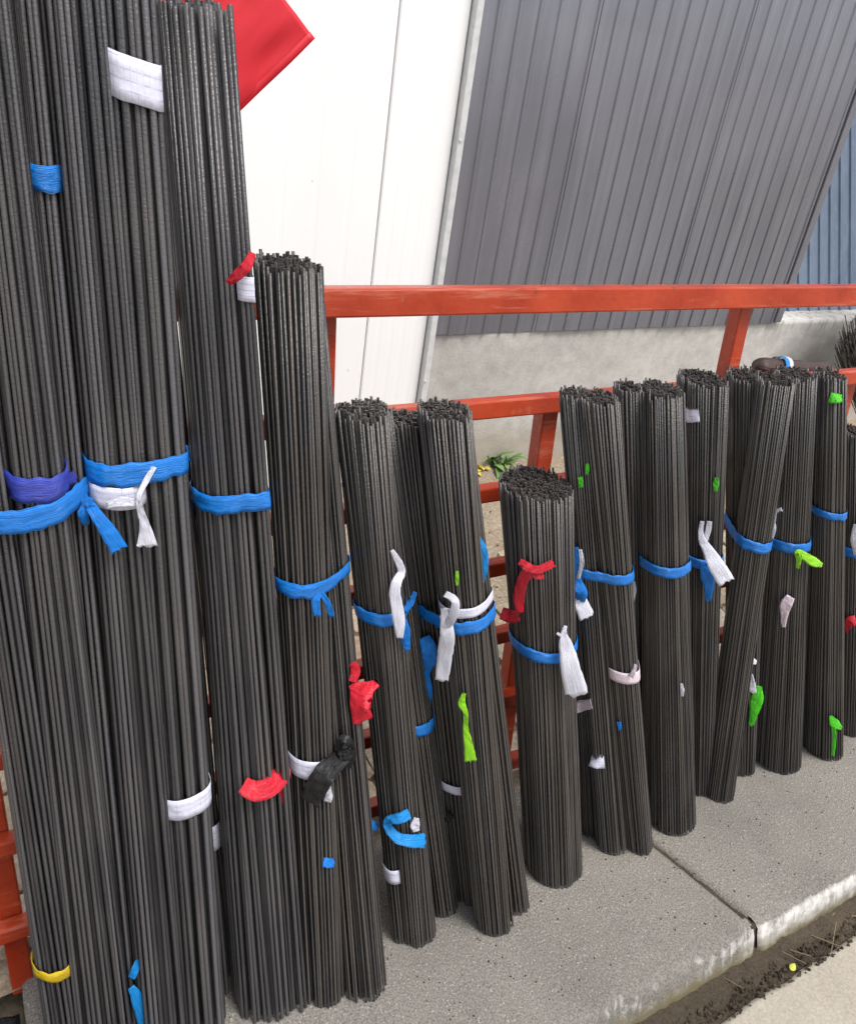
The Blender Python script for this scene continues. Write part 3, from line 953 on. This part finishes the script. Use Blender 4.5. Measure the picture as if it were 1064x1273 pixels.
# third
B = bundle('tall thick-rod bundle with its cut top in view beside the red flag',
           [S((329, 1275), (237, 6), 83, 91, rr=0.0042, kind='a', lean=0.195),
            S((372, 1262), (281, 14), 19, 20, rr=0.0043, kind='a', lean=0.195)])
band(B, (287, 631), 21, M['blue'], tilt=0.12, crumple=0.0018)
ribbon(B, 1, [(283, 352, 8, .014), (296, 341, 13, .018), (307, 330, 13, .016), (314, 314, 9, .010)], M['red'])
band(B, (308, 361), 27, M['label'], [1], name='label_wrap')
ribbon(B, 0, [(302, 976, 20, .004), (318, 984, 25, .008), (336, 978, 24, .010), (350, 962, 24, .008), (353, 948, 8, .004)], M['red'], 'rag')
ribbon(B, 0, [(349, 965, 14, .008), (351, 982, 9, .010), (352, 1000, 5, .008)], M['red'], 'rag')
B = bundle('slim half-hidden bundle in the gap left of the bundle beside the red flag',
           [S((246, 640), (212, 300), 24, 30, y0=0.93, ztop=1.52, rr=0.0037, kind='a', lean=0.12)])
ribbon(B, 0, [(230, 560, 16, .02), (240, 566, 17, .03), (248, 566, 15, .03)], M['blue'], 'strip')
ribbon(B, 0, [(249, 549, 8, .034), (251, 566, 8, .034)], M['red'], 'strip')
ribbon(B, 0, [(236, 622, 8, .02), (233, 634, 12, .024), (233, 646, 8, .02)], M['blue'], 'strip')
# fourth
B = bundle('shoulder-high bundle with black film knotted low and a red rag at its right',
           [S((400, 1252), (357, 336), 52, 78, rr=0.0030, lean=0.20, twist=0.15),
            S((446, 1246), (377, 345), 56, 42, rr=0.0027, lean=0.235)])
band(B, (388, 736), 16, M['blue'], tilt=0.10)
ribbon(B, 0, [(399, 738, 6, .030), (392, 748, 10, .034), (395, 766, 9, .034)], M['blue'], 'tie_tail')
ribbon(B, 0, [(400, 738, 6, .030), (407, 750, 8, .036), (413, 767, 7, .036)], M['blue'], 'tie_tail')
band(B, (386, 960), 24, M['label'], [0], name='label_wrap')
ribbon(B, 0, [(436, 930, 14, .02), (424, 942, 22, .022), (404, 962, 28, .03), (392, 982, 28, .026), (384, 998, 24, .02)], M['black'], 'black_film', 0.0035)
ribbon(B, 1, [(420, 936, 10, .012), (428, 922, 18, .02), (436, 938, 14, .016), (432, 955, 8, .012)], M['black'], 'black_film', 0.0035)
knot(B, 1, 428, 937, 16, 18, M['black'], 0.016)
ribbon(B, 0, [(408, 978, 6, .016), (409, 990, 9, .014), (407, 997, 9, .010)], M['white'], 'strip')
ribbon(B, 0, [(402, 1072, 11, .001), (409, 1073, 12, .003), (416, 1073, 11, .001)], M['blue'], 'wrap')
ribbon(B, 1, [(438, 824, 9, .012), (442, 834, 12, .016), (438, 848, 9, .014)], M['red'], 'rag')
ribbon(B, 1, [(436, 852, 6, .010), (444, 857, 20, .016), (454, 863, 34, .02), (464, 866, 42, .02)], M['red'], 'rag', 0.003)
ribbon(B, 1, [(439, 858, 8, .012), (445, 876, 20, .016), (452, 897, 26, .016)], M['red'], 'rag', 0.003)
# fifth
B = bundle('slanting waist-high bundle with a light blue strip folded over near its foot',
           [S((514, 1177), (448, 523), 44, 62, rr=0.0027, lean=0.18, twist=0.55),
            S((497, 1174), (430, 515), 26, 30, rr=0.0027, lean=0.185, twist=0.3)])
band(B, (467, 772), 16, M['blue'], tilt=0.08)
ribbon(B, 0, [(503, 760, 7, .006), (510, 750, 9, .010), (516, 736, 5, .008)], M['blue'], 'tie_tail')
ribbon(B, 0, [(500, 770, 10, .014), (503, 785, 14, .018), (505, 800, 11, .016), (506, 809, 7, .014)], M['blue'], 'tie_tail')
ribbon(B, 0, [(487, 684, 5, .02), (496, 700, 9, .024), (499, 712, 10, .026), (493, 724, 12, .026), (491, 740, 14, .026), (496, 770, 15, .026), (497, 794, 8, .022)], M['white'], 'tag')
band(B, (484, 1090), 20, M['label'], [1], name='label_wrap')
ribbon(B, 0, [(509, 1012, 13, .008), (495, 1018, 13, .012), (483, 1020, 10, .016), (482, 1028, 11, .018), (494, 1042, 13, .018), (512, 1046, 15, .018), (529, 1045, 17, .016)], M['lightblue'])
ribbon(B, 0, [(518, 1017, 6, .006), (516, 1027, 12, .008), (518, 1034, 8, .006)], M['white'])
ribbon(B, 1, [(455, 1028, 10, .0), (462, 1026, 12, .002), (470, 1030, 8, .0)], M['blue'])
ribbon(B, 1, [(459, 1030, 6, .0), (460, 1045, 6, .002), (459, 1057, 4, .0)], M['blue'])
B = bundle('dark narrow bundle between two slanting waist-high bundles, small blue wrap halfway up',
           [S((545, 1140), (460, 516), 38, 46, rr=0.0027, lean=0.165, twist=0.3)])
band(B, (512, 909), 15, M['blue'], name='wrap')
# sixth
B = bundle('slanting waist-high bundle with lime strip and long white tag at its blue tie',
           [S((608, 1163), (550, 522), 44, 66, rr=0.0027, lean=0.175, twist=0.2),
            S((580, 1126), (510, 532), 44, 58, rr=0.0027, lean=0.165, twist=0.45),
            S((640, 1138), (571, 512), 26, 24, rr=0.0025, lean=0.165)])
band(B, (566, 786), 16, M['blue'], [0, 1, 2], tilt=0.22)
band(B, (587, 765), 12, M['label'], [0, 2], name='label_wrap', tilt=0.25)
ribbon(B, 1, [(527, 792, 14, .010), (532, 805, 20, .016), (534, 820, 18, .018), (530, 838, 9, .016), (533, 856, 9, .014), (533, 876, 5, .012)], M['blue'], 'tie_tail')
ribbon(B, 0, [(553, 738, 8, .022), (566, 748, 10, .030), (562, 768, 12, .030), (554, 776, 10, .026), (552, 756, 8, .024)], M['white'], 'tag')
ribbon(B, 0, [(553, 764, 12, .022), (556, 790, 18, .026), (553, 815, 19, .026), (549, 847, 16, .022)], M['white'], 'tag')
ribbon(B, 0, [(577, 862, 4, .010), (574, 874, 9, .014), (579, 888, 6, .014), (579, 905, 7, .014), (582, 925, 11, .014), (585, 947, 15, .012)], M['lime'])
ribbon(B, 0, [(568, 710, 4, .004), (568, 720, 5, .005), (568, 728, 3, .004)], M['lime'])
band(B, (570, 985), 12, M['label'], [1], name='label_wrap')
ribbon(B, 2, [(594, 668, 6, .0), (600, 685, 12, .003), (601, 705, 12, .003), (598, 726, 6, .0)], M['lightblue'])
knot(B, 1, 555, 1016, 16, 12, M['black'], 0.01)
# seventh: short one
B = bundle('short fat bundle with its cut tops in view, red strip above a thin blue tie',
           [S((679, 1099), (662, 620), 66, 84, rr=0.00245, lean=0.17, twist=0.06)])
band(B, (661, 815), 14, M['blue'])
ribbon(B, 0, [(623, 762, 15, .003), (634, 766, 17, .005), (645, 766, 14, .005)], M['red'])
ribbon(B, 0, [(647, 762, 8, .006), (645, 745, 14, .012), (648, 726, 14, .016), (656, 708, 14, .016), (646, 698, 8, .010)], M['red'])
ribbon(B, 0, [(654, 706, 10, .016), (670, 708, 10, .016), (688, 700, 10, .012)], M['red'])
ribbon(B, 0, [(660, 706, 8, .012), (668, 714, 12, .014), (676, 718, 5, .012)], M['red'])
ribbon(B, 0, [(703, 778, 4, .006), (701, 788, 8, .012), (704, 805, 18, .022), (709, 830, 24, .04), (717, 864, 27, .05)], M['white'], 'tag')
ribbon(B, 0, [(692, 787, 3, .006), (700, 792, 4, .010), (706, 796, 3, .008)], M['white'])
# eighth group
B = bundle('slanting bundle right of the short fat one, pinkish wrap on its nearest hank',
           [S((789, 1061), (740, 502), 32, 54, rr=0.00245, lean=0.17, twist=0.1),
            S((754, 1061), (712, 494), 38, 36, rr=0.00245, lean=0.165, twist=0.15),
            S((790, 1010), (780, 485), 24, 34, y0=0.90, rr=0.00245, lean=0.12)])
band(B, (752, 719), 13, M['blue'], [0, 1], tilt=0.08)
ribbon(B, 1, [(716, 680, 6, .006), (717, 700, 9, .010), (716, 722, 14, .014), (722, 738, 16, .016), (717, 752, 12, .014)], M['blue'], 'tie_tail')
ribbon(B, 1, [(721, 683, 4, .012), (723, 700, 6, .014), (718, 720, 5, .014)], M['white'])
ribbon(B, 1, [(716, 736, 16, .008), (722, 750, 18, .012), (730, 768, 20, .012)], M['white'], 'tag')
ribbon(B, 1, [(709, 884, 12, .008), (722, 878, 14, .012), (735, 875, 12, .010)], M['pink'], 'label_wrap')
ribbon(B, 1, [(722, 600, 6, .003), (721, 594, 6, .004), (722, 606, 5, .003)], M['green'])
ribbon(B, 1, [(730, 576, 4, .003), (730, 584, 5, .004), (729, 590, 3, .003)], M['green'])
band(B, (775, 845), 15, M['pink'], [0], name='label_wrap', tilt=0.06)
ribbon(B, 0, [(784, 842, 8, .006), (788, 834, 5, .01), (790, 826, 4, .008)], M['pink'])
ribbon(B, 1, [(734, 944, 17, .002), (742, 947, 17, .003), (751, 947, 17, .002)], M['label'], 'label_wrap')
ribbon(B, 2, [(787, 722, 4, .004), (788, 735, 6, .006), (786, 750, 3, .004)], M['white'])
ribbon(B, 0, [(769, 898, 5, .002), (771, 908, 5, .003)], M['blue'])
ribbon(B, 2, [(789, 862, 6, .002), (789, 876, 6, .003)], M['lightblue'])
B = bundle('dark stub of a bundle in shadow behind the short fat one',
           [S((727, 1040), (712, 760), 30, 32, ztop=0.78, rr=0.00245, lean=0.12)])
B = bundle('straight narrow bundle behind the slab joint, plain but for its blue tie',
           [S((822, 1033), (819, 492), 62, 52, rr=0.00245, lean=0.17)])
band(B, (817, 710), 13, M['blue'], tilt=0.06)
ribbon(B, 0, [(847, 850, 3, .002), (848, 858, 5, .003), (848, 866, 3, .002)], M['white'])
B = bundle('bundle with printed wrap near its top and long white tag at its blue tie',
           [S((861, 987), (872, 478), 36, 58, rr=0.00245, lean=0.165)])
ribbon(B, 0, [(850, 515, 17, .002), (859, 517, 17, .003), (869, 516, 17, .002)], M['label'], 'label_wrap')
band(B, (864, 700), 13, M['blue'])
ribbon(B, 0, [(876, 700, 12, .010), (879, 716, 17, .018), (881, 730, 12, .02), (880, 748, 5, .02)], M['blue'], 'tie_tail')
ribbon(B, 0, [(873, 648, 5, .008), (871, 660, 6, .010), (873, 672, 9, .014), (880, 684, 13, .022), (890, 702, 19, .045), (903, 724, 20, .06)], M['white'], 'tag')
ribbon(B, 0, [(882, 648, 6, .008), (880, 660, 7, .010), (876, 674, 6, .012)], M['white'], 'tag')
ribbon(B, 0, [(890, 594, 5, .003), (890, 602, 7, .005), (889, 611, 4, .003)], M['green'])
B = bundle('bundle leaning crosswise with its foot to the left and a green tail low down',
           [S((887, 995), (962, 477), 36, 44, rr=0.00245, lean=0.150),
            S((914, 962), (930, 474), 34, 52, rr=0.00245, lean=0.165, twist=-0.15)])
band(B, (916, 669), 13, M['blue'], tilt=-0.04)
ribbon(B, 1, [(934, 821, 8, .004), (940, 824, 6, .006)], M['white'])
ribbon(B, 1, [(933, 838, 5, .006), (934, 852, 10, .010), (938, 862, 5, .010)], M['white'])
ribbon(B, 1, [(943, 853, 7, .012), (941, 868, 15, .018), (938, 882, 12, .018), (933, 903, 5, .012)], M['green'])
B = bundle('bundle with a pinkish rag on its front and a lime strip at its right',
           [S((955, 956), (987, 470), 57, 44, rr=0.00245, lean=0.165)])
band(B, (970, 679), 13, M['blue'], tilt=0.06)
ribbon(B, 0, [(950, 640, 14, .02), (957, 655, 14, .02), (956, 672, 8, .016)], M['label'], 'label_wrap')
ribbon(B, 0, [(972, 633, 5, .018), (962, 637, 4, .024), (952, 645, 5, .035), (945, 658, 4, .04)], M['white'])
ribbon(B, 0, [(964, 637, 3, .012), (960, 655, 5, .014), (957, 670, 4, .012)], M['white'])
ribbon(B, 0, [(983, 742, 10, .006), (977, 752, 14, .010), (975, 764, 9, .008), (974, 780, 4, .006)], M['pink'], 'rag')
ribbon(B, 0, [(991, 707, 4, .010), (993, 695, 7, .014), (992, 687, 8, .016), (1001, 692, 10, .020), (1012, 699, 12, .020), (1022, 703, 5, .016)], M['lime'])
ribbon(B, 0, [(957, 584, 3, .003), (959, 594, 6, .005)], M['lightblue'])
B = bundle('bundle with green wrap at its top and a green strip at its foot',
           [S((1014, 940), (1030, 470), 48, 36, rr=0.00245, lean=0.165)])
band(B, (1020, 638), 9, M['blue'])
ribbon(B, 0, [(1031, 494, 13, .003), (1038, 495, 13, .005), (1046, 493, 13, .003)], M['green'], 'wrap')
ribbon(B, 0, [(1036, 902, 5, .004), (1037, 918, 5, .006), (1035, 940, 4, .004)], M['green'])
ribbon(B, 0, [(1032, 890, 3, .004), (1038, 900, 12, .008), (1046, 906, 4, .006)], M['green'])
ribbon(B, 0, [(983, 930, 8, .004), (990, 928, 9, .004)], M['blue'])
B = bundle('shorter bundle at the right edge with red and white rags',
           [S((1051, 914), (1062, 542), 24, 40, rr=0.00245, lean=0.165),
            S((1072, 900), (1088, 550), 30, 40, rr=0.00245, lean=0.165)])
band(B, (1050, 684), 12, M['blue'], tilt=0.12)
ribbon(B, 0, [(1040, 702, 8, .003), (1041, 712, 9, .006), (1042, 726, 6, .004)], M['green'])
ribbon(B, 0, [(1064, 652, 6, .006), (1062, 672, 9, .010), (1064, 690, 5, .006)], M['white'])
ribbon(B, 0, [(1064, 772, 14, .010), (1056, 774, 12, .012), (1051, 786, 4, .008)], M['red'], 'rag')

# ------------------------------------------------------------------ flag
def flag():
    root = empty('red_flag', on_y(150, 400, 1.36))
    tag(root, 'red cloth flag hanging point-down behind the third tall bundle', 'flag')
    Yf = 1.36
    A = on_y(391, 48, Yf); Bp = on_y(192, 246, Yf)
    up = (on_y(355, 0, Yf) - A); up = up / np.linalg.norm(up)
    nu, nv = 46, 40; W = 0.42
    vs, fs = [], []
    e = Bp - A; Ln = np.linalg.norm(e)
    for j in range(nv + 1):
        for i in range(nu + 1):
            u, v = i / nu, j / nv
            uu = up * (1 - u) + np.array([0.03, 0.0, 1.0]) * u; p = A + e * u + uu * W * v
            fold = 0.004 * math.sin(u * 5 + v * 9) + 0.008 * noise.noise(Vector((u * 3 + v * 2, v * 4, 1))) + 0.006 * noise.noise(Vector((u * 3, v * 16, 4)))
            p = p + np.array([0, fold, 0.001])
            vs.append(p)
    for j in range(nv):
        for i in range(nu):
            a = j * (nu + 1) + i
            fs.append((a, a + 1, a + nu + 2, a + nu + 1))
    c = mesh_obj('cloth', vs, fs, M['flag'], root, smooth=True)
    solidify(c, 0.001, 0)
    # stitched hem along the lower edge
    hv, hf = [], []
    for i in range(nu + 1):
        for k, t in enumerate((0.0, 0.006, 0.012)):
            p = np.array(vs[i]) + up * t + np.array([0, -0.0014, 0]); hv.append(p)
    for i in range(nu):
        for k in range(2):
            a = i * 3 + k; hf.append((a, a + 3, a + 4, a + 1))
    h = mesh_obj('hem', hv, hf, M['flag'], c, smooth=True); solidify(h, 0.001, 0)
    # pole it is tied to, down to the ground behind the rack
    bot = Vector((Bp[0] - 0.07, Yf + 0.03, -0.02)); top = Vector((Bp[0] - 0.09, Yf + 0.015, 2.1))
    v, f = frustum_rods([(np.array(bot), np.array(top))], 0.011, 12)
    mesh_obj('pole', v, f, M['straw'], root, smooth=True)
flag()

# ------------------------------------------------------------------ things behind on the right
def sleeve():
    z = 1.020; y = ry(1.0) + 0.062
    xa = on_y(938, 458, y)[0]
    root = empty('wrapped_roll', (xa, y, z - 0.03))
    tag(root, 'dark brown wrapped roll lying across the rack behind the bundle tops', 'roll')
    vs, fs, uv = [], [], []
    N, K = 26, 16
    for i in range(N + 1):
        u = i / N; x = xa + 0.26 * u
        r = 0.024 * min(1.0, math.sqrt(max(0.0, 1 - (1 - min(1, u * 9)) ** 2)) + 0.02) * (1 - 0.25 * u)
        for k in range(K):
            a = 2 * math.pi * k / K
            rr = r * (1 + 0.10 * noise.noise(Vector((u * 14, math.cos(a), math.sin(a)))))
            vs.append((x, y + rr * math.cos(a), z + rr * math.sin(a) * 0.9 - 0.02 * u)); uv.append((u, k / K))
    for i in range(N):
        for k in range(K):
            a = i * K + k; b = i * K + (k + 1) % K
            fs.append((a, b, b + K, a + K))
    fs.append(tuple(range(K - 1, -1, -1))); fs.append(tuple(N * K + k for k in range(K)))
    body = mesh_obj('sleeve', vs, fs, M['sleeve'], root, smooth=True, uvs=uv)
    for u0, mat in ((0.26, M['lightblue']), (0.315, M['white'])):
        bv, bf, bu = [], [], []
        for j in range(4):
            x = xa + 0.26 * (u0 + 0.05 * j / 3)
            r = 0.028 * (1 - 0.25 * u0)
            for k in range(20):
                a = 2 * math.pi * k / 20
                bv.append((x + 0.012 * math.sin(a), y + r * math.cos(a), z + r * math.sin(a) * 0.9 - 0.02 * u0)); bu.append((k / 20, j / 3))
        for j in range(3):
            for k in range(20):
                bf.append((j * 20 + k, j * 20 + (k + 1) % 20, j * 20 + 20 + (k + 1) % 20, j * 20 + 20 + k))
        o = mesh_obj('tape', bv, bf, mat, root, smooth=True, uvs=bu); solidify(o, 0.0006, 1)
sleeve()
def brush():
    r = random.Random(21)
    tip = on_y(1072, 442, 2.30)
    root = empty('fine_rod_bundle', (tip[0] + 0.25, 2.3, 0.0))
    tag(root, 'loose sheaf of fine black rods with frayed tips against the plinth', 'rod bundle')
    pairs, halo = [], []
    for k in range(260):
        a, q = r.uniform(0, 6.28), math.sqrt(r.random())
        b = np.array([tip[0] + 0.34 + 0.06 * q * math.cos(a), 2.20 + 0.06 * q * math.sin(a), 0.0])
        sp = r.gauss(0, 1)
        t = np.array([tip[0] - 0.02 + 0.055 * q * math.cos(a) + r.gauss(0, 0.025), 2.36 + 0.075 * q * math.sin(a), tip[2] + 0.02 + r.gauss(0, 0.05) + 0.05 * math.sin(a)])
        pairs.append((b, t))
    v, f = frustum_rods(pairs, 0.0022, 5)
    o = mesh_obj('rods', v, f, M['rod_b_core'], root); o['kind'] = 'stuff'
    cv = []
brush()

# ------------------------------------------------------------------ weed, leaves
def weed():
    base = on_z(614, 577, -0.008)
    root = empty('weed', base)
    tag(root, 'small green weed growing at the foot of the concrete plinth', 'plant')
    r = random.Random(4)
    def leaf(mat, L, w, az, el, off=(0, 0, 0)):
        n = 6; vs, fs = [], []
        d = np.array([math.cos(az), math.sin(az), 0]); sd = np.array([-math.sin(az), math.cos(az), 0])
        p = np.array(base) + np.array(off); e = el
        for i in range(n + 1):
            u = i / n; ww = w * math.sin(math.pi * (0.12 + 0.86 * u)) * (1 + 0.25 * (i % 2))
            vs += [p - sd * ww, p + np.array([0, 0, -ww * 0.35]), p + sd * ww]
            p = p + (d * math.cos(e) + np.array([0, 0, math.sin(e)])) * L / n
            e -= 0.22
        for i in range(n):
            a = i * 3; fs += [(a, a + 3, a + 4, a + 1), (a + 1, a + 4, a + 5, a + 2)]
        o = mesh_obj('leaf', vs, fs, mat, root, smooth=True); solidify(o, 0.0006, 0)
    for k in range(34):
        leaf(M['leaf'], r.uniform(0.08, 0.17), r.uniform(0.007, 0.013), r.uniform(0, 6.28), r.uniform(0.35, 1.35), (r.gauss(0, 0.03), r.gauss(0, 0.02), 0))
    for k in range(9):
        leaf(M['dryleaf'], r.uniform(0.03, 0.06), r.uniform(0.006, 0.010), r.uniform(0, 6.28), r.uniform(0.0, 0.5), (-0.10 + r.gauss(0, 0.03), -0.05 + r.gauss(0, 0.03), 0.01))
weed()
def fallen_leaf(px, py, z, L, label, mat, az):
    c = on_z(px, py, z); vs, fs = [], []
    d = Vector((math.cos(az), math.sin(az), 0)); sd = Vector((-math.sin(az), math.cos(az), 0)); n = 8
    for i in range(n + 1):
        u = i / n; w = L * 0.32 * math.sin(math.pi * (0.04 + 0.94 * u)) ** 0.8
        p = Vector(c) + d * L * (u - 0.5) + Vector((0, 0, 0.004 + 0.012 * (u - 0.5) ** 2 * 4 * 0.3))
        vs += [p - sd * w + Vector((0, 0, w * 0.25)), p, p + sd * w + Vector((0, 0, w * 0.3))]
    for i in range(n):
        a = i * 3; fs += [(a, a + 3, a + 4, a + 1), (a + 1, a + 4, a + 5, a + 2)]
    o = mesh_obj('fallen_leaf', vs, fs, mat, None, smooth=True, origin=c); solidify(o, 0.0006, 0)
    tag(o, label, 'leaf')
fallen_leaf(984, 1205, -0.086, 0.022, 'small yellow-green leaf on the broken edge of the road slab', M['fallen'], 0.3)
